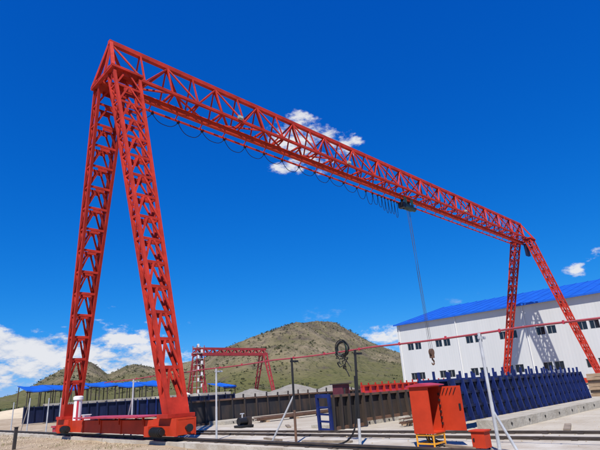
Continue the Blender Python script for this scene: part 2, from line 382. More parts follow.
def leg(base, top, bs, ts, near, side, sx):
    """four tapered chords with lattice on all faces; near legs carry every brace as its own object"""
    base, top = Vector(base), Vector(top)
    def corner(f, i, j):
        c = base.lerp(top, f); w = [bs[k] + (ts[k] - bs[k]) * f for k in (0, 1)]
        return c + Vector((i * w[0] / 2, j * w[1] / 2, 0))
    fs = [0, .05, .55, 1]
    bm = BM()
    for i in (-1, 1):
        for j in (-1, 1):
            for f0, f1 in ((0, .55), (.55, 1)): bar(bm, corner(f0, i, j), corner(f1, i, j), .125, .125, (0, 1, 0))
    # plated foot and head
    for f0, f1 in ((0, .035),):
        for j in (-1, 1):
            a, b, c, d = corner(f0, -1, j), corner(f0, 1, j), corner(f1, 1, j), corner(f1, -1, j)
            off = Vector((0, j * .066, 0)); vv = [bm.verts.new(p + off) for p in (a, b, c, d)]; bm.faces.new(vv)
        for i in (-1, 1):
            a, b, c, d = corner(f0, i, -1), corner(f0, i, 1), corner(f1, i, 1), corner(f1, i, -1)
            off = Vector((i * .066, 0, 0)); vv = [bm.verts.new(p + off) for p in (a, b, c, d)]; bm.faces.new(vv)
    c = base.copy(); box(bm, c + Vector((-.5, -.36, -.1)), c + Vector((.5, .36, .02)))
    c = top.copy(); box(bm, c + Vector((-.78, -.46, -.05)), c + Vector((.78, .46, .07)))
    lg = obj('leg', bm, RED if near else RED, crane)
    n = 15; st = None if near else BM()
    def mem(name, p, q, w, h, hint=(0, 0, 1)):
        if near: member(name, p, q, w, h, RED, lg, hint)
        else: bar(st, p, q, w, h, hint)
    for k in range(n):
        f0 = .035 + (1 - .035) * k / n; f1 = .035 + (1 - .035) * (k + 1) / n
        for j in (-1, 1):                              # wide faces: plate and inverted V
            a0, b0, a1, b1 = corner(f0, -1, j), corner(f0, 1, j), corner(f1, -1, j), corner(f1, 1, j)
            mem('cross_plate', a1, b1, .05, .11)
            m1 = (a1 + b1) / 2; wv_ = (b1 - a1).length
            mem('gusset', m1 - Vector((wv_ * .2, 0, .1 * wv_)), m1 + Vector((wv_ * .2, 0, -.1 * wv_)), .035, .2 * wv_)
            mem('diagonal_brace', a0, m1 + Vector((-.08, 0, -.03)), .075, .06, (0, 1, 0)); mem('diagonal_brace', b0, m1 + Vector((.08, 0, -.03)), .075, .06, (0, 1, 0))
        for i in (-1, 1):                              # narrow faces: tie and one diagonal
            a0, b0, a1, b1 = corner(f0, i, -1), corner(f0, i, 1), corner(f1, i, -1), corner(f1, i, 1)
            mem('cross_plate', a1, b1, .05, .1)
            mem('diagonal_brace', a0, b1, .055, .04, (1, 0, 0)); mem('diagonal_brace', b0 + Vector((i * .03, 0, 0)), a1 + Vector((i * .03, 0, 0)), .055, .04, (1, 0, 0))
    if not near: tag(obj('lattice', st, RED, lg), kind='stuff')
    return lg
LT = 16.0
legs = {}
for (bx, tx, near, sx) in ((8.75, 7.9, True, -1), (55.3, 56.0, False, 1)):
    for side in (-1, 1):
        legs[(near, side)] = leg((bx, YC + side * 4.72, .86), (tx, YC + side * .77, LT), (.62, .34), (1.24, .58), near, side, sx)

def wheel(p, parent):
    bm = BM(); x, y, z = p
    tube(bm, [(x - .07, y, z), (x - .05, y, z), (x - .05, y, z), (x + .05, y, z), (x + .05, y, z), (x + .07, y, z)], [.24, .24, .2, .2, .24, .24], 18)
    return obj('wheel', bm, RAILM, parent)
def carriage(x, full):
    bm = BM()
    box(bm, (x - .32, YC - 3.8, .24), (x + .32, YC + 3.8, .70))
    for yy in (-3.2, -1.4, .4, 2.2, 3.6): box(bm, (x - .35, YC + yy, .23), (x + .35, YC + yy + .05, .71))
    cr_ = obj('end_carriage', bm, ORANGE, crane)
    for s in (-1, 1):
        yc = YC + s * 4.62
        bm = BM()
        box(bm, (x - .36, yc - .75, .22), (x - .30, yc + .75, .70)); box(bm, (x + .30, yc - .75, .22), (x + .36, yc + .75, .70))
        box(bm, (x - .36, yc - .75, .701), (x + .36, yc + .75, .75)); box(bm, (x - .299, yc - .76, .25), (x + .299, yc - .7, .69)); box(bm, (x - .299, yc + .7, .25), (x + .299, yc + .76, .69))
        bg_ = obj('bogie', bm, ORANGE, crane)
        wheel((x, yc - .42, .43), bg_); wheel((x, yc + .42, .43), bg_)
        # drive motor on the outer face, with its gear case and tapered guard
        bm = BM(); y0 = yc - s * .55
        cyl(bm, (x - .56, y0 - .13, .36), (x - .56, y0 - .72, .36), .13, 16); cyl(bm, (x - .56, y0 - .72, .36), (x - .56, y0 - .80, .36), .1, 16)
        for q in range(6): cyl(bm, (x - .56, y0 - (.2 + q * .085), .36), (x - .56, y0 - (.23 + q * .085), .36), .15, 16)
        mo = obj('drive_motor', bm, BLACK, bg_)
        bm = BM(); box(bm, (x - .70, y0 - .12, .22), (x - .361, y0 + .16, .54)); obj('gear_case', bm, ORANGE, bg_)
        bm = BM()
        a = [(x - .3, yc - s * .78, .3), (x - .3, yc - s * .78, .66), (x - .3, yc - s * 1.6, .64), (x - .3, yc - s * 1.6, .46)]
        bq = [(x + .3, *p[1:]) for p in a]; va = [bm.verts.new(p) for p in a]; vb = [bm.verts.new(p) for p in bq]
        bm.faces.new(va); bm.faces.new(vb[::-1])
        for i in range(4): bm.faces.new((va[i], va[(i + 1) % 4], vb[(i + 1) % 4], vb[i]))
        obj('bogie_guard', bm, ORANGE, bg_)
        # buffer
        bm = BM(); cyl(bm, (x, yc + s * .76, .45), (x, yc + s * .92, .45), .06); cyl(bm, (x, yc + s * .92, .45), (x, yc + s * .98, .45), .12); obj('buffer', bm, BLACK, bg_)
        if s < 0: continue
        bm = BM(); box(bm, (x - .42, yc + s * .77, .40), (x - .10, yc + s * 1.25, .48)); box(bm, (x - .38, yc + s * .77, .22), (x - .14, yc + s * 1.15, .398)); obj('rail_clamp', bm, MAROON, bg_)
    return cr_
carr = carriage(8.75, True); carriage(55.3, False)
bm = BM(); box(bm, (7.98, YC - 3.5, .80), (9.22, YC + 2.2, .835)); box(bm, (7.98, YC - 3.5, .835), (8.01, YC + 2.2, .86)); obj('walkway_plate', bm, MAROON, carr)
for yy in (-3.1, -1.2, .6, 2.3):
    for xx in (8.42, 9.08): member('plate_support', (xx, YC + yy, .55), (xx, YC + yy, .80), .06, .06, ORANGE, carr)
# white cable drum housing and control box
bm = BM(); p = (8.62, YC + 3.55)
tube(bm, [(p[0], p[1], z) for z in (.70, .72, 1.55, 1.56, 1.68, 1.72)], [.17, .17, .17, .215, .215, .14], 22); dr = obj('white_housing', bm, WHITE, carr)
bm = BM()
for k in range(4):
    a = R(238 + k * 6); bar(bm, (p[0] + .172 * math.cos(a), p[1] + .172 * math.sin(a), .66), (p[0] + .172 * math.cos(a), p[1] + .172 * math.sin(a), 1.52), .03, .012, (math.cos(a), math.sin(a), 0))
obj('red_stripe', bm, MAROON, dr)
bm = BM(); box(bm, (8.55, YC + 2.5, .70), (8.8, YC + 2.75, .90)); box(bm, (8.52, YC + 2.47, .90), (8.83, YC + 2.78, .93)); cb = obj('control_box', bm, WHITE, carr)
# rope ladder / rungs on the shaded leg and flood lights
for (xx, s) in ((14.7, -1), (24.2, -1), (41.0, -1)):
    bm = BM(); y = YC + s * (G_ + .16); box(bm, (xx - .15, y - .12, ZL - .02), (xx + .15, y + .02, ZL + .17)); fl = obj('floodlight', bm, mat('aluminium', (.30, .30, .28), .5, .1, 4), girder)
    bm = BM(); box(bm, (xx - .12, y - .135, ZL + .01), (xx + .12, y - .121, ZL + .14)); obj('lens', bm, mat('lamp_lens', (.42, .42, .36), .2, .1, 4), fl)
# dark panel box hanging at the far leg head
bm = BM(); box(bm, (55.4, YC - .5, 14.1), (56.2, YC - .25, 15.4)); box(bm, (55.35, YC - .55, 15.4), (56.25, YC - .2, 15.48)); obj('switch_box', bm, NAVY, legs[(False, 1)])
# festoon: cable track and hanging loops
YF = YC + .42
bm = BM(); bar(bm, (XA + .4, YF, 15.42), (XB - .6, YF, 15.42), .06, .1)
for k in range(33): bar(bm, (XA + .8 + k * bay / 2, YF, 15.42), (XA + .8 + k * bay / 2, YC + .05, 15.7), .05, .05)
fest = obj('cable_track', bm, RED, crane)
xs = [8.5]; 
while xs[-1] < 25.5: xs.append(xs[-1] + 1.5)
while xs[-1] < 31.6: xs.append(xs[-1] + max(.42, 1.5 - (xs[-1] - 24.5) * .22))
for i, (a, b) in enumerate(zip(xs, xs[1:])):
    sag = .52 + random.uniform(-.14, .16) + max(0, (a - 24)) * .09
    bm = BM(); mid = (a + b) / 2; hw = (b - a) / 2; pts = []
    for q in range(13):
        u = -1 + 2 * q / 12; pts.append((mid + hw * u * (1 - .0 * abs(u)), YF, 15.32 - sag * (1 - abs(u) ** (2.0 + max(0, (1.3 - hw)) * 1.2))))
    tube(bm, pts, .019, 5); obj('festoon_cable', bm, BLACK, fest)
    bm = BM(); box(bm, (b - .06, YF - .05, 15.27), (b + .06, YF + .05, 15.372)); obj('cable_trolley', bm, BLACK, fest)

# electric hoist on the track, ropes and hook block
hx = 32.5
ho = thing('electric_hoist', (hx, YC, 15.0), 'dark green electric hoist hanging under the girder of the big red crane', 'hoist')
bm = BM(); cyl(bm, (hx - .55, YC + .05, 15.0), (hx + .55, YC + .05, 15.0), .27, 18); obj('drum', bm, DGREEN, ho)
bm = BM(); cyl(bm, (hx + .56, YC + .05, 15.0), (hx + 1.05, YC + .05, 15.0), .2, 16); obj('motor', bm, DGREEN, ho)
bm = BM(); box(bm, (hx - .95, YC - .2, 14.78), (hx - .56, YC + .3, 15.25)); obj('gear_case', bm, BLACK, ho)
for xx in (hx - .5, hx + .45):
    bm = BM()
    for s in (-1, 1): box(bm, (xx - .18, YC + s * .16 - .02, 15.1), (xx + .18, YC + s * .16 + .02, 15.72))
    tr = obj('trolley_frame', bm, DGREEN, ho)
    for s in (-1, 1):
        bm = BM(); cyl(bm, (xx, YC + s * .05, 15.62), (xx, YC + s * .135, 15.62), .1, 14); obj('wheel', bm, BLACK, tr)
hk = Vector((hx + .35, YC, 3.1))
for dx, hy in ((-.38, -.08), (.32, .08)):
    bm = BM(); cyl(bm, (hx + dx, YC + hy, 14.8), (hk.x + (-.12 if dx < 0 else .12), YC + hy, hk.z + .3), .013, 6); obj('wire_rope', bm, ROPE, ho)
    bm = BM(); cyl(bm, (hx + dx * .6, YC + hy, 14.8), (hk.x + (-.1 if dx < 0 else .1), YC - hy, hk.z + .3), .013, 6); obj('wire_rope', bm, ROPE, ho)
bm = BM()
for s in (-1, 1): cyl(bm, (hk.x, YC + s * .03, hk.z + .3), (hk.x, YC + s * .1, hk.z + .3), .26, 18)
box(bm, (hk.x - .12, YC - .14, hk.z - .12), (hk.x + .12, YC + .14, hk.z + .2)); hb = obj('hook_block', bm, RUST, ho)
bm = BM(); pts = [(hk.x, YC, hk.z - .1), (hk.x, YC, hk.z - .25)] + [(hk.x + .17 * math.sin(a), YC, hk.z - .42 + .17 * math.cos(a)) for a in [R(d) for d in range(0, 271, 22)]]
tube(bm, pts, [.06] * 4 + [.06] * (len(pts) - 8) + [.05, .045, .035, .02], 8); obj('hook', bm, RUST, hb)

# ------------------------------------------------------------------ conductor line on posts
cond = thing('conductor_line', (9.6, 4.6, 2.2), 'thin red conductor pipe strung along the posts beside the crane way', 'conductor line')
bm = BM(); pts = []
for i in range(0, 101):
    y = -6 + i * .29; pts.append((9.6, y, 2.235 - .025 * abs(math.sin(y * .85))))
tube(bm, pts, .021, 7); obj('pipe', bm, PINK, cond)
for k in range(24):
    y = -5.4 + k * 1.2; bm = BM(); box(bm, (9.575, y - .015, 2.19), (9.625, y + .015, 2.258)); obj('clamp', bm, MAROON, cond)

def post(x, y, h, m1, m2, split, label, brace=None, bm_mat=None, arm=True, lean=(0, 0)):
    t = thing('post', (x, y, 0), label, 'post', 'posts beside the crane way')
    c = lambda z: (x + lean[0] * z, y + lean[1] * z, z)
    bm = BM(); cyl(bm, c(0), c(split), .035, 10); box(bm, (x - .11, y - .11, -.03), (x + .11, y + .11, .035)); obj('lower_tube', bm, m1, t)
    bm = BM(); cyl(bm, c(split), c(h), .031, 10); obj('upper_tube', bm, m2, t)
    if arm:
        e = Vector(c(h)); bm = BM(); bar(bm, e + Vector((-.05, 0, -.09)), e + Vector((.24, 0, -.09)), .04, .05); obj('bracket', bm, m2, t)
    if brace:
        bm = BM(); cyl(bm, c(brace[0]), (x + brace[1], y + brace[2], 0), .027, 8); obj('brace', bm, bm_mat or m1, t)
    return t
post(9.52, 4.6, 2.22, GALV, GALV, .9, 'tall silver post with a short brace, nearest the red cabinet', (.75, .15, -.28), GALV)
post(9.52, 8.0, 2.22, GALV, BLACK, .62, 'post with black upper half and silver foot beside the cable coil', None, None, lean=(.03, -.03))
post(9.52, 10.2, 2.22, RUST, BLACK, .85, 'post with rusty foot and black top propped by a slanting silver tube', (1.22, -.25, .75), GALV)
post(9.52, 13.9, 2.2, GALV, GALV, 1.0, 'slim silver post standing before the dark formwork wall', None)
post(9.52, 19.9, 2.2, GALV, GALV, 1.0, 'slim grey post between the two nearest crane legs', (1.5, .1, .9), GALV)
LEFT = [(28.3, 1.75, None, 'grey post just left of the shaded crane leg'), (30.2, 1.8, None, 'grey post second to the left of the shaded crane leg'),
        (33.6, 1.9, (1.75, .2, 1.9), 'grey post with a long slanting brace at the left edge'), (36.9, 1.75, None, 'leftmost grey post beside the navy formwork')]
for (y, h, br, lb_) in LEFT: post(9.55, y, h, GALV, GALV, h * .6, lb_, br, GALV, arm=False)
# short dark stake in the sand
st = thing('stake', (5.45, 20.4, 0), 'short dark steel stake in the sand at the bottom left corner', 'stake')
bm = BM(); bar(bm, (5.45, 20.4, -.2), (5.45, 20.4, .72), .1, .1, (1, 0, 0)); obj('tube', bm, BLACKSTEEL, st)
bm = BM(); box(bm, (5.38, 20.33, .72), (5.52, 20.47, .74)); obj('cap', bm, BLACKSTEEL, st)

# coil of cable hung on the conductor
coil = thing('cable_coil', (9.58, 8.3, 2.1), 'tangled coil of black and teal cable hanging on the conductor pipe', 'cable coil')
for k in range(6):
    bm = BM(); rr = .2 + random.uniform(-.035, .04); cc = Vector((9.56 + random.uniform(-.04, .04), 8.36 + random.uniform(-.05, .05), 2.30 + random.uniform(-.03, .03))); tl = random.uniform(-.3, .3)
    tube(bm, [cc + Vector((rr * math.sin(tl) * math.cos(a), rr * math.cos(a) * math.cos(tl), rr * .95 * math.sin(a))) for a in [2 * math.pi * q / 22 for q in range(23)]], .013, 6, cap=False)
    obj('loop', bm, DGREEN if k in (1, 4) else BLACK, coil)
for k in range(7):
    bm = BM(); p = Vector((9.56, 8.36 + random.uniform(-.22, .25), 2.15)); pts = [p.copy()]
    for q in range(9):
        p = p + Vector((random.uniform(-.03, .03), random.uniform(-.09, .09), random.uniform(-.11, .03))); pts.append(p.copy())
    tube(bm, pts, .013, 5); obj('dangling_end', bm, BLACK, coil)
# cable lying from the black post over the pavement
bm = BM(); pts = [(9.5, 7.95, 1.6), (9.47, 7.95, 1.1), (9.46, 8.0, .6), (9.42, 8.15, .25), (9.36, 8.5, .07), (9.25, 9.3, .05), (9.2, 10.2, .05), (9.22, 11.2, .05), (9.3, 12.2, .05)]
sp = []
for i in range(len(pts) - 1):
    p0, p1, p2, p3 = [Vector(pts[max(0, min(len(pts) - 1, i + d))]) for d in (-1, 0, 1, 2)]
    for q in range(6):
        u = q / 6; sp.append(.5 * ((2 * p1) + (p2 - p0) * u + (2 * p0 - 5 * p1 + 4 * p2 - p3) * u * u + (3 * p1 - p0 - 3 * p2 + p3) * u ** 3))
tube(bm, sp, .022, 6); tag(obj('power_cable', bm, BLACK), 'black cable running down a post and along the pavement edge', 'cable')

# ------------------------------------------------------------------ red distribution cabinet
cab = thing('distribution_cabinet', (9.85, 6.27, .025), 'orange red electrical cabinet with its door open on a yellow stand', 'cabinet')
bm = BM()
box(bm, (9.60, 6.03, .30), (9.625, 6.50, 1.26)); box(bm, (10.075, 6.03, .30), (10.10, 6.50, 1.26)); box(bm, (9.626, 6.475, .30), (10.074, 6.50, 1.26))
box(bm, (9.626, 6.03, .30), (10.074, 6.474, .325)); box(bm, (9.626, 6.03, 1.235), (10.074, 6.474, 1.26)); obj('body', bm, ORANGE, cab)
bm = BM(); box(bm, (9.55, 5.93, 1.262), (10.16, 6.55, 1.285)); vv = [bm.verts.new(p) for p in ((9.55, 5.93, 1.285), (10.16, 5.93, 1.285), (10.16, 6.55, 1.285), (9.55, 6.55, 1.285), (9.55, 6.24, 1.33), (10.16, 6.24, 1.33))]
for f in ((0, 1, 5, 4), (3, 4, 5, 2), (0, 4, 3), (1, 2, 5)): bm.faces.new([vv[i] for i in f])
obj('roof', bm, MAROON, cab)
bm = BM(); box(bm, (9.66, 6.44, .36), (10.04, 6.472, 1.2)); obj('mounting_plate', bm, DARKRED, cab)
for r_ in range(3):
    for c_ in range(3):
        bm = BM(); x0 = 9.69 + c_ * .115; z0 = .42 + r_ * .25; box(bm, (x0, 6.37, z0), (x0 + .09, 6.439, z0 + .16)); obj('breaker', bm, BLACK if (r_ + c_) % 2 else GALV, cab)
for k in range(6):
    bm = BM(); z0 = .45 + k * .12; box(bm, (10.03, 6.035, z0), (10.074, 6.06, z0 + .05)); obj('terminal', bm, BLACK, cab)
bm = BM(); box(bm, (10.078, 5.52, .33), (10.10, 6.02, 1.235)); dor = obj('door', bm, ORANGE, cab)
bm = BM(); box(bm, (10.06, 5.56, .75), (10.077, 5.60, .87)); obj('handle', bm, BLACK, dor)
bm = BM()
for k in range(4): bar(bm, (10.072, 5.62 + k * .09, 1.2), (10.072, 5.70 + k * .09, 1.06), .012, .018, (1, 0, 0))
obj('shadow_stripes', bm, BLACK, dor)  # black bars stand in for the roof and cable shadow on the door
bm = BM()
for xx in (9.63, 10.07):
    for yy in (6.06, 6.47): cyl(bm, (xx, yy, -.02), (xx, yy, .30), .02, 8)
for z in (.1, .27):
    for yy in (6.06, 6.47): bar(bm, (9.63, yy, z), (10.07, yy, z), .03, .03)
    for xx in (9.63, 10.07): bar(bm, (xx, 6.06, z + .002), (xx, 6.47, z + .002), .03, .03)
obj('stand', bm, YELLOW, cab)
bm = BM(); 
for k in range(4):
    pts = [(9.7 + k * .09, 6.3, .3), (9.68 + k * .1, 6.25, .16), (9.74 + k * .07, 6.15 - k * .05, .06), (9.8 + k * .05, 6.0 - k * .1, .045)]; tube(bm, pts, .014, 5)
obj('cables', bm, BLACK, cab)
sb = thing('small_switch_box', (9.72, 5.0, .025), 'small orange red switch box on short legs right of the big cabinet', 'switch box')
bm = BM(); box(bm, (9.6, 4.90, .06), (9.84, 5.18, .36)); obj('body', bm, ORANGE, sb)
bm = BM(); box(bm, (9.57, 4.87, .362), (9.87, 5.21, .385)); obj('lid', bm, ORANGE, sb)
bm = BM(); box(bm, (9.588, 5.12, .18), (9.599, 5.15, .24)); obj('latch', bm, BLACK, sb)
for xx in (9.62, 9.8):
    for yy in (4.93, 5.13):
        bm = BM(); box(bm, (xx, yy, .02), (xx + .025, yy + .025, .06)); obj('foot', bm, BLACK, sb)

# ------------------------------------------------------------------ casting beds with steel forms
def bed(x0, x1, y0, y1, h, label):
    bm = BM(); x = x0
    while x < x1: e = min(x + 5.9, x1); box(bm, (x, y0, -.2), (e, y1, h)); x += 6.0
    t = thing('casting_bed', (x0, y0, 0), label, 'casting bed'); obj('plinth', bm, CONCD, t)
    n = int((x1 - x0) / 1.2)
    for k in range(min(n, 30)):
        bm = BM(); xx = x0 + .5 + k * 1.2; cyl(bm, (xx, y0 - .02, h * .55), (xx, y0 + .05, h * .55), .035, 8); obj('tie_sleeve', bm, BLACK, t)
    return t
bed(14.3, 50, 20.2, 21.5, .17, 'concrete casting bed under the long dark formwork wall')
bed(13.1, 50, 11.9, 13.2, .14, 'concrete casting bed under the tilted dark formwork with the blue end frame')
bed(13.3, 40, 6.2, 6.95, .26, 'concrete casting bed with a bare front edge at the right')

def form(x0, x1, y, z0, h, skin, ribm, label, pitch=.8, tooth=.2, lean=.12, group=None, endframe=None, rail_m=None, tmat=None, cross=(), rw=.07, rd=.14):
    """steel side form along X: skin plate, ribs in front of it, rails, stubs above the top rail"""
    t = thing('steel_side_form', (x0, y, z0), label, 'formwork', group)
    bm = BM(); vv = [bm.verts.new(p) for p in ((x0, y, z0), (x1, y, z0), (x1, y + lean, z0 + h), (x0, y + lean, z0 + h), (x0, y + .05, z0), (x1, y + .05, z0), (x1, y + lean + .05, z0 + h), (x0, y + lean + .05, z0 + h))]
    for f in ((0, 1, 2, 3), (5, 4, 7, 6), (0, 4, 5, 1), (3, 2, 6, 7), (0, 3, 7, 4), (1, 5, 6, 2)): bm.faces.new([vv[i] for i in f])
    obj('skin_plate', bm, skin, t)
    rm = rail_m or ribm
    member('bottom_rail', (x0, y - .05, z0 + .05), (x1, y - .05, z0 + .05), .1, .1, rm, t); member('top_rail', (x0, y + lean - .06, z0 + h - .04), (x1, y + lean - .06, z0 + h - .04), .12, .08, rm, t)
    for c_ in cross: member('cross_rail', (x0, y + lean * c_ - .05, z0 + h * c_), (x1, y + lean * c_ - .05, z0 + h * c_), .08, .07, rm, t)
    n = max(2, int((x1 - x0) / pitch)); 
    for k in range(n + 1):
        x = x0 + .04 + (x1 - x0 - .08) * k / n
        th = tooth * random.uniform(.7, 1.15)
        member('rib', (x, y - .12, z0 + .0), (x + random.uniform(-.02, .02), y + lean - .1, z0 + h + .001), rw, rd, ribm, t, (0, 1, 0))
        if tooth: member('stub', (x, y + lean - .02, z0 + h), (x + random.uniform(-.03, .03), y + lean - .02, z0 + h + th), .06, .07, tmat or ribm, t, (0, 1, 0))
    return t
form(13.35, 30.5, 21.75, .0, 1.16, BLACKSTEEL, BLACKSTEEL, 'long oily black formwork wall in the middle with short stubs on top', .8, .2, .05, rail_m=RUST, rd=.06)
f2 = form(12.45, 14.15, 11.65, .03, 1.1, BLACKSTEEL, BLACKSTEEL, 'short dark formwork with a blue end frame, tilted on its bed', .42, 0, -.04, rail_m=RUST)
for z in (.06, .30, .52, .74, 1.10): member('end_frame_bar', (12.42, 11.55, z), (12.42 - (.08 if z > 1 else 0), 12.1, z + .02), .05, .06 if z < 1 else .12, BLUE, f2)
for yy in (11.55, 12.1): member('end_frame_upright', (12.42, yy, .03), (12.36, yy, 1.16), .09, .09, BLUE, f2, (0, 1, 0))
form(14.45, 22, 12.0, .14, .95, BLACKSTEEL, BLACKSTEEL, 'rust streaked black formwork wall beside the orange cabinet', .55, 0, .05, rail_m=RUST)
form(13.3, 24.6, 7.45, .22, 1.12, NAVY, BLUE, 'long bright blue ribbed formwork row at the right', .5, .22, .16, cross=(.35, .68), rw=.055, rail_m=NAVY)
form(14.2, 26, 9.3, .05, 1.35, NAVY, BLUE, 'second blue ribbed formwork row behind the bright one at the right', .9, .3, -.1, cross=(.4,))
form(21.6, 31, 17.6, .1, 1.28, MAROON, RED, 'red ribbed formwork row behind the black walls', .6, .15, .1)
LAB = ['nearest navy formwork of the row left of the lit crane leg', 'second navy formwork from the front between the crane legs', 'third navy formwork from the front, between the crane legs', 'fourth navy formwork, just right of the shaded crane leg', 'farthest navy formwork, left of the shaded crane leg']
for i in range(5):
    y = 35 + i * 3.6; x0 = 20.6 - i * 1.75
    form(x0, x0 + (5.2 if i == 0 else 8), y, .02, 1.38, NAVY, BLUE if i == 1 else NAVY, LAB[i], .75, .12, .06, 'navy forms by the crane', rail_m=NAVY)
    bm = BM(); x2 = x0 + (5 if i == 0 else 7.8); box(bm, (x0 + 2, y + .45, 0), (x2, y + 1.25, 1.1)); box(bm, (x0 + 2, y + .25, 1.1), (x2, y + 1.45, 1.6))
    tag(obj('concrete_girder', bm, CONC), LAB[i].replace('navy formwork', 'pale concrete girder behind the navy forms') if i else 'nearest pale concrete girder behind the navy forms', 'girder', 'concrete girders in the navy forms')
# plywood boards at the right edge
pl = thing('plywood_stack', (25.2, 6.9, .26), 'brown plywood stack at the right edge beyond the blue formwork', 'plywood')
for k in range(7):
    bm = BM(); box(bm, (25.0 + random.uniform(-.06, .06), 6.5, .26 + k * .14), (27.6 + random.uniform(-.1, .1), 7.4, .26 + k * .14 + .125)); obj('board', bm, BEIGE, pl)
# small items on the pavement
pu = thing('pump', (13.2, 17.3, .0), 'small black pump on skids in front of the long dark formwork wall', 'pump')
bm = BM(); box(bm, (12.85, 17.0, .05), (13.5, 17.5, .12)); box(bm, (12.85, 17.02, -.02), (13.5, 17.08, .05)); box(bm, (12.85, 17.42, -.02), (13.5, 17.48, .05)); obj('skid', bm, BLACK, pu)
bm = BM(); cyl(bm, (12.9, 17.25, .27), (13.3, 17.25, .27), .14, 16); obj('motor', bm, BLACK, pu)
bm = BM(); box(bm, (13.31, 17.08, .12), (13.48, 17.42, .42)); obj('pump_head', bm, BLACKSTEEL, pu)
bm = BM(); cyl(bm, (13.1, 17.25, .4), (13.1, 17.25, .56), .03, 8); cyl(bm, (13.0, 17.25, .56), (13.2, 17.25, .56), .025, 8); obj('lifting_eye', bm, GALV, pu)
for k, (x, y, s) in enumerate(((15.6, 10.9, .2), (14.7, 10.2, .18), (17.8, 10.6, .24), (13.7, 9.1, .16), (16.9, 8.7, .22))):
    bm = BM(); box(bm, (x - s, y - s * .7, -.01), (x + s, y + s * .7, s * 1.1)); bmesh.ops.bevel(bm, geom=list(bm.edges), offset=.02, segments=1, affect='EDGES')
    tag(obj('concrete_block', bm, CONCD), ['small concrete block below the rust streaked formwork', 'small concrete block just left of the orange cabinet', 'largest loose concrete block behind the orange cabinet', 'loose concrete block nearest the track rails', 'loose concrete block before the blue formwork'][k], 'block', 'loose concrete blocks')

# ------------------------------------------------------------------ white workshop with blue roof
BX, BY0, BY1, EZ = 60.47, -26.0, 41.65, 9.45; RX, RZ, EX = 75.0, 13.0, 89.5
hall = thing('workshop_building', (BX, 20, 0), 'long white workshop with blue roof and two rows of paired windows', 'building')
wc = [39.1 - 4.53 * k for k in range(14)]
rects = []
for yc in wc:
    for zc in (6.15, 2.12):
        for o in (-.62, .62): rects.append((yc + o - .5, yc + o + .5, zc - .47, zc + .47))
ys = sorted({BY0, BY1} | {r[0] for r in rects} | {r[1] for r in rects}); zs = sorted({-.2, EZ} | {r[2] for r in rects} | {r[3] for r in rects})
bm = BM()
def hole(y, z): return any(r[0] < y < r[1] and r[2] < z < r[3] for r in rects)
vc = {}
def V(y, z):
    k = (round(y, 4), round(z, 4))
    if k not in vc: vc[k] = bm.verts.new((BX, y, z))
    return vc[k]
for a, b in zip(ys, ys[1:]):
    for c_, d_ in zip(zs, zs[1:]):
        if not hole((a + b) / 2, (c_ + d_) / 2): bm.faces.new((V(a, c_), V(b, c_), V(b, d_), V(a, d_)))
obj('front_wall', bm, CLAD, hall)
bm = BM()
for (a, b, c_, d_) in rects:                            # reveals
    q = [(a, c_), (b, c_), (b, d_), (a, d_)]
    for i in range(4):
        (y0, z0), (y1, z1) = q[i], q[(i + 1) % 4]
        bm.faces.new([bm.verts.new(p) for p in ((BX + .001, y0, z0), (BX + .001, y1, z1), (BX + .16, y1, z1), (BX + .16, y0, z0))])
tag(obj('window_reveals', bm, CLAD, hall), kind='stuff')
for Yw in (BY0, BY1):
    bm = BM(); vv = [bm.verts.new(p) for p in ((BX + .01, Yw, -.2), (EX, Yw, -.2), (EX, Yw, EZ), (RX, Yw, RZ), (BX + .01, Yw, EZ))]; bm.faces.new(vv); obj('end_wall', bm, CLAD, hall)
bm = BM(); bm.faces.new([bm.verts.new(p) for p in ((EX, BY0, -.2), (EX, BY1, -.2), (EX, BY1, EZ), (EX, BY0, EZ))]); obj('rear_wall', bm, CLAD, hall)
fm = gm = None
for (a, b, c_, d_) in rects:
    if fm is None:
        bm = BM(); hw, hh = .5, .47
        box(bm, (0, -hw, -hh), (.05, -hw + .05, hh)); box(bm, (0, hw - .05, -hh), (.05, hw, hh)); box(bm, (0, -hw + .05, -hh), (.05, hw - .05, -hh + .05)); box(bm, (0, -hw + .05, hh - .05), (.05, hw - .05, hh)); box(bm, (0, -.025, -hh + .05), (.045, .025, hh - .05))
        o = obj('window', bm, FRAMEM); fm = o.data; bpy.data.objects.remove(o)
        bm = BM(); box(bm, (0, -hw + .05, -hh + .05), (.02, hw - .05, hh - .05)); o = obj('pane', bm, GLASS); gm = o.data; bpy.data.objects.remove(o)
    wn = bpy.data.objects.new('window', fm); C.objects.link(wn); adopt(wn, hall); wn.location = (BX + .08, (a + b) / 2, (c_ + d_) / 2)
    pn = bpy.data.objects.new('pane', gm); C.objects.link(pn); pn.parent = wn; pn.location = (.02, 0, 0)
bm = BM(); ov = .35
def sheet(bm, pts, t=.12):
    lo = [bm.verts.new(p) for p in pts]; hi = [bm.verts.new((p[0], p[1], p[2] + t)) for p in pts]
    bm.faces.new(lo[::-1]); bm.faces.new(hi)
    for i in range(4): bm.faces.new((lo[i], lo[(i + 1) % 4], hi[(i + 1) % 4], hi[i]))
sl_ = (RZ - EZ) / (RX - BX)
sheet(bm, [(BX - ov, BY0 - .3, EZ - ov * sl_ + .02), (RX, BY0 - .3, RZ + .02), (RX, BY1 + .3, RZ + .02), (BX - ov, BY1 + .3, EZ - ov * sl_ + .02)])
sheet(bm, [(RX, BY0 - .3, RZ + .02), (EX + ov, BY0 - .3, EZ - ov * sl_ + .02), (EX + ov, BY1 + .3, EZ - ov * sl_ + .02), (RX, BY1 + .3, RZ + .02)])
rf = obj('roof', bm, ROOFBLUE, hall)
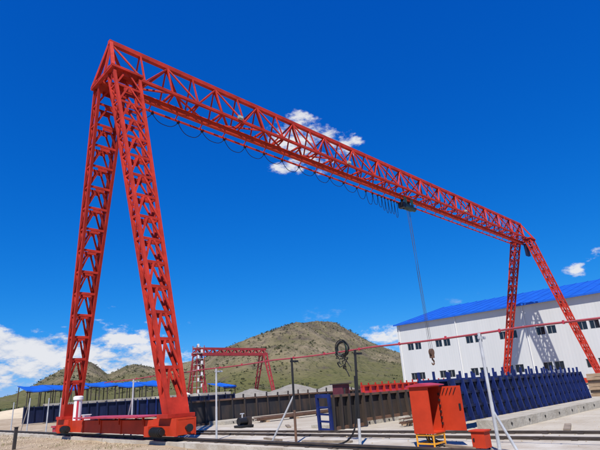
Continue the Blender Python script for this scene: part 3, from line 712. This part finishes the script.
for k in range(46):                                     # standing seams on the visible slope
    y = BY1 - .1 - k * 1.5
    member('roof_seam', (BX - ov + .02, y, EZ - ov * sl_ + .17), (RX, y, RZ + .17), .06, .06, ROOFBLUE, rf)
bm = BM(); bar(bm, (BX - ov - .08, BY0 - .3, EZ - .02), (BX - ov - .08, BY1 + .3, EZ - .02), .14, .2); obj('gutter', bm, ROOFBLUE, rf)
for k in range(7):
    bm = BM(); y = BY1 - .35 - k * 9.06; cyl(bm, (BX - .08, y, .1), (BX - .08, y, EZ - .1), .05, 8); obj('downpipe', bm, WHITE, hall)
bm = BM(); box(bm, (BX - .05, BY0, -.1), (BX - .002, BY1, .45)); obj('skirting', bm, CONCD, hall)

# ------------------------------------------------------------------ far things: second crane, canopies, heaps
sc2 = thing('small_gantry_crane', (59, 92.5, 0), 'small faded red gantry crane in the distance before the hills', 'gantry crane')
X1, X2, YY, H2 = 58.5, 77.0, 92.5, 11.2
bm = BM(); bar(bm, (X1 - 1, YY, H2), (X2 + .8, YY, H2), .5, .5)
for s in (-1, 1): bar(bm, (X1 - 1, YY + s * .6, H2 - 1.5 + .3), (X2 + .8, YY + s * .6, H2 - 1.5 + .3), .35, .6)
g2 = obj('girder', bm, DARKRED, sc2)
for k in range(10):
    xa = X1 - 1 + k * 2.03
    for s in (-1, 1):
        member('diagonal_brace', (xa, YY + s * .5, H2 - 1.1), (xa + 1.0, YY, H2), .2, .2, DARKRED, g2); member('diagonal_brace', (xa + 1.0, YY, H2), (xa + 2.03, YY + s * .5, H2 - 1.1), .2, .2, DARKRED, g2)
for xx in (X1, X2):
    for s in (-1, 1):
        bm = BM(); b0 = Vector((xx, YY + s * 3.6, .4)); t0 = Vector((xx, YY + s * .7, H2 - 1.2))
        for i in (-1, 1): bar(bm, b0 + Vector((i * .3, 0, 0)), t0 + Vector((i * .55, 0, 0)), .25, .25, (0, 1, 0))
        l2 = obj('leg', bm, DARKRED, sc2)
        for k in range(8):
            f = (k + .5) / 8; g_ = (k + 1) / 8; w0 = .3 + .25 * f; w1 = .3 + .25 * g_
            member('cross_brace', b0.lerp(t0, f) + Vector((-w0, 0, 0)), b0.lerp(t0, g_) + Vector((w1, 0, 0)), .14, .14, DARKRED, l2)
    bm = BM(); box(bm, (xx - .4, YY - 4.6, .05), (xx + .4, YY + 4.6, .5)); obj('end_carriage', bm, DARKRED, sc2)
# pale stair tower beside its left leg
tw = thing('stair_tower', (57.2, 91.5, 0), 'red framed stair tower with pale landings beside the small distant crane', 'scaffold')
for i in (-1, 1):
    for j in (-1, 1): member('upright', (57.6 + i * .9, 90.6 + j * .8, 0), (57.6 + i * .9, 90.6 + j * .8, 11.6), .12, .12, DARKRED, tw, (1, 0, 0))
for k in range(10):
    z = .8 + k * 1.15; bm = BM(); s = (-1) ** k
    box(bm, (57.6 - .9, 90.6 - .8, z), (57.6 + .9, 90.6 + .8, z + .08)); obj('landing', bm, GALV, tw)
    bm = BM(); box(bm, (57.6 + (.05 if s > 0 else -.85), 90.6 - .83, z + .1), (57.6 + (.55 if s > 0 else -.35), 90.6 - .8, z + .75)); obj('side_sheet', bm, WHITE, tw)

def canopy(x0, x1, y, z0, z1, label, posts=True, sag=.25):
    t = thing('canopy', (x0, y, 0), label, 'canopy', 'blue canopies before the hills')
    bm = BM(); n = 8; rows = []
    for i in range(n + 1):
        u = i / n; x = x0 + (x1 - x0) * u; d = -sag * math.sin(math.pi * u) + random.uniform(-.05, .05)
        rows.append([bm.verts.new((x, y, z0 + d)), bm.verts.new((x, y + 7, z1 + d)), bm.verts.new((x, y + 7, z1 + d - .12)), bm.verts.new((x, y, z0 + d - .25))])
    for a, b in zip(rows, rows[1:]):
        for k in range(4): bm.faces.new((a[k], a[(k + 1) % 4], b[(k + 1) % 4], b[k]))
    bm.faces.new(rows[0]); bm.faces.new(rows[-1][::-1]); obj('roof_sheet', bm, ROOFBLUE, t)
    if posts:
        m = max(2, int((x1 - x0) / 1.3))
        for k in range(m):
            x = x0 + .3 + (x1 - x0 - .6) * k / (m - 1) if m > 1 else x0
            member('post', (x, y + .3, -.1), (x, y + .3, z0 - .2), .16, .16, BLACKSTEEL, t, (1, 0, 0)); member('post', (x, y + 6.7, -.1), (x, y + 6.7, z1 - .2), .16, .16, BLACKSTEEL, t, (1, 0, 0))
        member('beam', (x0, y + .3, z0 - .45), (x1, y + .3, z0 - .45), .14, .2, BLACKSTEEL, t)
    return t
CLAB = ['leftmost blue canopy roof on posts below the pointed hill', 'blue canopy seen just left of and behind the shaded crane leg', 'blue canopy right of the white housing between the crane legs', 'blue canopy in the middle between the two near crane legs', 'blue canopy left of the lit crane leg']
cx = [31.0, 36.2, 43.4, 49.6, 55.8, 61.5]
for i in range(5): canopy(cx[i], cx[i + 1] - .15, 112 - i * .4, 4.75 + (.35 if i == 2 else 0), 5.9 + (.2 if i == 2 else 0), CLAB[i])
canopy(68.0, 71.5, 96, 3.2, 4.2, 'tiny blue awning right of the small distant stair tower', sag=.1)

def heap(name, pts, label, cat, m, kind=None, seed=0):
    """an uneven mound: footprint ellipses with heights"""
    x0 = min(p[0] - p[2] for p in pts); x1 = max(p[0] + p[2] for p in pts); y0 = min(p[1] - p[3] for p in pts); y1 = max(p[1] + p[3] for p in pts)
    n = 46; bm = BM(); g = []
    for i in range(n + 1):
        row = []
        for j in range(n + 1):
            x = x0 + (x1 - x0) * i / n; y = y0 + (y1 - y0) * j / n; z = 0
            for (cx_, cy_, a, b_, h) in pts:
                d = math.hypot((x - cx_) / a, (y - cy_) / b_); z = max(z, h * max(0, 1 - d) ** .85)
            if z > .02: z += .22 * h * .3 * noise.fractal((x * .7 + seed, y * .7, 2), 1, 2, 4)
            row.append(bm.verts.new((x, y, z - .06)))
        g.append(row)
    for i in range(n):
        for j in range(n): bm.faces.new((g[i][j], g[i + 1][j], g[i + 1][j + 1], g[i][j + 1]))
    return tag(obj(name, bm, m, smooth=True), label, cat)
heap('gravel_heap', [(38, 48, 7, 6, 1.9), (42.5, 45.5, 8, 6, 2.2), (46.5, 42.5, 7, 5, 1.9)], 'long grey gravel heap behind the black formwork wall', 'heap', GRAVEL)
heap('sand_heap', [(17, 95, 12, 7, 1.8), (25, 92, 9, 7, 1.5)], 'low pale sand heap at the far left', 'heap', mat('pale_sand', (.52, .43, .30), .95, .2, .4), seed=5)
heap('tarp_pile', [(37.5, 62, 3.5, 3, 2.1), (41.5, 60, 3, 3, 1.7)], 'pile under a white tarp at the foot of the distant crane', 'tarp', TARPW, seed=9)
heap('tarp_pile', [(33.8, 66, 3.2, 3, 1.5)], 'low pile under a white tarp just right of the lit crane leg', 'tarp', TARPW, seed=3)
mb = thing('machine_cabin', (23.2, 21.0 - 2.4, 0), 'dark maroon machine cabin at the end of the red formwork row', 'cabin')
bm = BM(); box(bm, (20.6, 18.2, -.02), (21.2, 18.9, 1.5)); obj('body', bm, mat('dark_maroon', (.10, .02, .03), .6, .3, 2), mb)
bm = BM(); box(bm, (20.5, 18.1, 1.502), (21.3, 19.0, 1.56)); obj('roof', bm, BLACKSTEEL, mb)
bm = BM(); box(bm, (20.7, 18.185, .7), (21.1, 18.198, 1.3)); obj('window', bm, GLASS, mb)
mb.location = (20.9, 18.5, 0)
for ch in mb.children: ch.matrix_parent_inverse = Matrix.Translation(-Vector(mb.location))

# ------------------------------------------------------------------ small stuff on the ground
def scatter_clods():
    bm = BM()
    for k in range(2600):
        y = random.uniform(6, 40); x = 8.0 - abs(random.gauss(0, 1)) * (.8 + y * .05)
        if random.random() < .25: x = random.uniform(9.2, 20); y = random.uniform(3, 26)
        s = random.uniform(.015, .06) * (.45 if x > 9 else 1) * (1.8 if random.random() < .06 else 1); z = ground_z(x, y) if x < 9 else .03 if x < 13.15 else .0
        vs_ = [bm.verts.new((x + s * random.uniform(.6, 1.2) * a, y + s * random.uniform(.6, 1.2) * b, z + s * c * random.uniform(.5, .9))) for a, b, c in ((1, 0, 0), (-1, 0, 0), (0, 1, 0), (0, -1, 0), (0, 0, 1), (0, 0, -1))]
        for f in ((0, 2, 4), (2, 1, 4), (1, 3, 4), (3, 0, 4), (2, 0, 5), (1, 2, 5), (3, 1, 5), (0, 3, 5)): bm.faces.new([vs_[i] for i in f])
    return bm
tag(obj('dirt_clods', scatter_clods(), mat('clod_dirt', (.36, .29, .20), .95, .4, 3)), 'loose clods and stones scattered on the sand', 'clods', kind='stuff')
def scatter_grass(n, f, hmin, hmax):
    bm = BM()
    for k in range(n):
        x, y, z = f()
        for q in range(6):
            a = random.uniform(0, 6.28); l = random.uniform(hmin, hmax); r = l * random.uniform(.2, .7); wd = l * .07
            s = Vector((-math.sin(a), math.cos(a), 0)) * wd; p = Vector((x + random.uniform(-.06, .06), y + random.uniform(-.06, .06), z)); m_ = p + Vector((math.cos(a) * r * .4, math.sin(a) * r * .4, l * .65)); e = p + Vector((math.cos(a) * r, math.sin(a) * r, l))
            v_ = [bm.verts.new(i) for i in (p - s, p + s, m_ + s * .7, m_ - s * .7, e)]; bm.faces.new(v_[:4]); bm.faces.new((v_[3], v_[2], v_[4]))
    return bm
def gpos():
    while True:
        y = random.uniform(12, 34); x = random.uniform(4.2, 7.7)
        if noise.noise((x * .5, y * .35, 20)) > .18: return x, y, ground_z(x, y) - .01
tag(obj('dry_grass', scatter_grass(260, gpos, .03, .1), mat('dry_grass', (.22, .20, .08), .8, .4, 3)), 'thin dry grass tufts on the sand in front of the crane', 'grass', kind='stuff')

def shrub_mass(n, f, rmin, rmax):
    bm = BM()
    for k in range(n):
        x, y, z, s = f(); 
        for q in range(46):
            d = Vector((random.gauss(0, 1), random.gauss(0, 1), abs(random.gauss(0, .8)))).normalized() * random.uniform(.5, 1) * s
            c = Vector((x, y, z)) + Vector((d.x, d.y, d.z * .9)); e = s * random.uniform(.14, .3); nx = Vector((random.gauss(0, 1), random.gauss(0, 1), random.gauss(0, 1))).normalized(); t1 = nx.orthogonal().normalized() * e; t2 = nx.cross(t1)
            bm.faces.new([bm.verts.new(c + t1), bm.verts.new(c + t2), bm.verts.new(c - t1), bm.verts.new(c - t2 * .7)])
    return bm
def spos():
    a = random.choice((random.uniform(70, 80), random.uniform(70, 80), random.uniform(34, 66))); r = random.uniform(215, 300); return r * math.cos(R(a)), r * math.sin(R(a)), 0, random.uniform(.7, 2.2)
tag(obj('far_shrubs', shrub_mass(420, spos, .5, 2), mat('shrub_leaves', (.055, .075, .025), .8, .5, .5)), 'band of dark green shrubs at the foot of the hills', 'shrubs', kind='stuff')

def plank(x, y, a, L, w_, z=.05, m=None, lab='weathered timber plank lying loose on the pavement'):
    bm = BM(); d = Vector((math.cos(a), math.sin(a), 0)) * L / 2; bar(bm, Vector((x, y, z)) - d, Vector((x, y, z)) + d, w_, .045)
    tag(obj('plank', bm, m or BEIGE), lab, 'plank', 'timber planks lying loose')
WOOD = mat('weathered_wood', (.24, .19, .14), .85, .45, 4)
for (x, y, a, L, w_, z, lab) in ((9.75, 5.55, 1.2, .9, .12, .052, 'short grey plank lying between the two red boxes'), (9.85, 9.4, 1.75, 1.5, .14, .052, 'long grey plank lying between the black topped posts'),
                              (9.9, 11.6, 1.3, 1.1, .1, .052, 'narrow grey plank left of the rusty footed post'), (14.1, 4.9, .3, 1.6, .16, .03, 'weathered plank on the gravel before the bare casting bed'),
                              (13.8, 15.2, .9, 1.3, .15, .03, 'weathered plank on the gravel near the small black pump')):
    plank(x, y, a, L, w_, z, WOOD, lab)
def bundle(x, y, L, n, label):
    t = thing('rebar_bundle', (x, y, 0), label, 'rebar')
    for q in range(3):
        bm = BM(); box(bm, (x + .3 + q * L / 2.6, y - .3, -.02), (x + .42 + q * L / 2.6, y + .3, .08)); obj('sleeper', bm, BEIGE, t)
    for q in range(n):
        bm = BM(); yy = y + random.uniform(-.22, .22); zz = .1 + random.uniform(0, .16); cyl(bm, (x + random.uniform(-.3, .2), yy, zz), (x + L + random.uniform(-.2, .4), yy + random.uniform(-.05, .05), zz), .016, 5); obj('bar', bm, RUST, t)
bundle(15.5, 19.1, 5, 22, 'rusty rebar bundle in front of the long black formwork wall')
bundle(14.6, 24.6, 6, 20, 'rusty rebar bundle behind the lit crane leg')
bundle(14.2, 10.0, 4, 16, 'rusty rebar bundle beside the loose concrete blocks')
cr_ = thing('timber_crate', (17.2, 29.5, 0), 'brown timber crate standing before the navy forms between the crane legs', 'crate')
for k in range(5):
    bm = BM(); z = .03 + k * .17; box(bm, (16.8, 29.1, z), (17.9, 29.14, z + .13)); obj('slat', bm, BEIGE, cr_)
    bm = BM(); box(bm, (16.76, 29.14, z), (16.8, 30.0, z + .13)); obj('slat', bm, BEIGE, cr_)
for (xx, yy) in ((16.82, 29.16), (17.82, 29.16), (16.82, 29.92), (17.82, 29.92)): member('corner_post', (xx, yy, -.02), (xx, yy, .9), .07, .07, BEIGE, cr_, (1, 0, 0))

def hill_shrubs():
    bm = BM(); cnt = 0; vs_ = [v.co for v in bpy.data.objects['hills'].data.vertices]
    while cnt < 4200:
        v_ = random.choice(vs_); a = math.degrees(math.atan2(v_.y, v_.x))
        if not (28 < a < 80) or v_.z < 3: continue
        r_ = math.hypot(v_.x, v_.y)
        if r_ > 740 or noise.noise((v_.x * .012, v_.y * .012, 5)) + random.uniform(-.35, .35) + v_.z * .006 < .22: continue
        p = v_ + Vector((random.uniform(-3, 3), random.uniform(-3, 3), 0)); s_ = random.choice((.35, .45, .55, .7, 1.1)) ; cnt += 1
        for q in range(9):
            d = Vector((random.gauss(0, .6), random.gauss(0, .6), abs(random.gauss(.3, .4)))) * s_; nx = Vector((random.gauss(0, 1), random.gauss(0, 1), random.gauss(0, 1))).normalized(); t1 = nx.orthogonal().normalized() * s_ * .55; t2 = nx.cross(t1); c = p + d
            bm.faces.new([bm.verts.new(c + t1), bm.verts.new(c + t2), bm.verts.new(c - t1), bm.verts.new(c - t2)])
    return bm
tag(obj('hill_shrubs', hill_shrubs(), mat('hill_shrub_leaves', (.07, .075, .035), .9, .5, .2)), 'dark scrub bushes dotted over the hillsides', 'shrubs', kind='stuff')
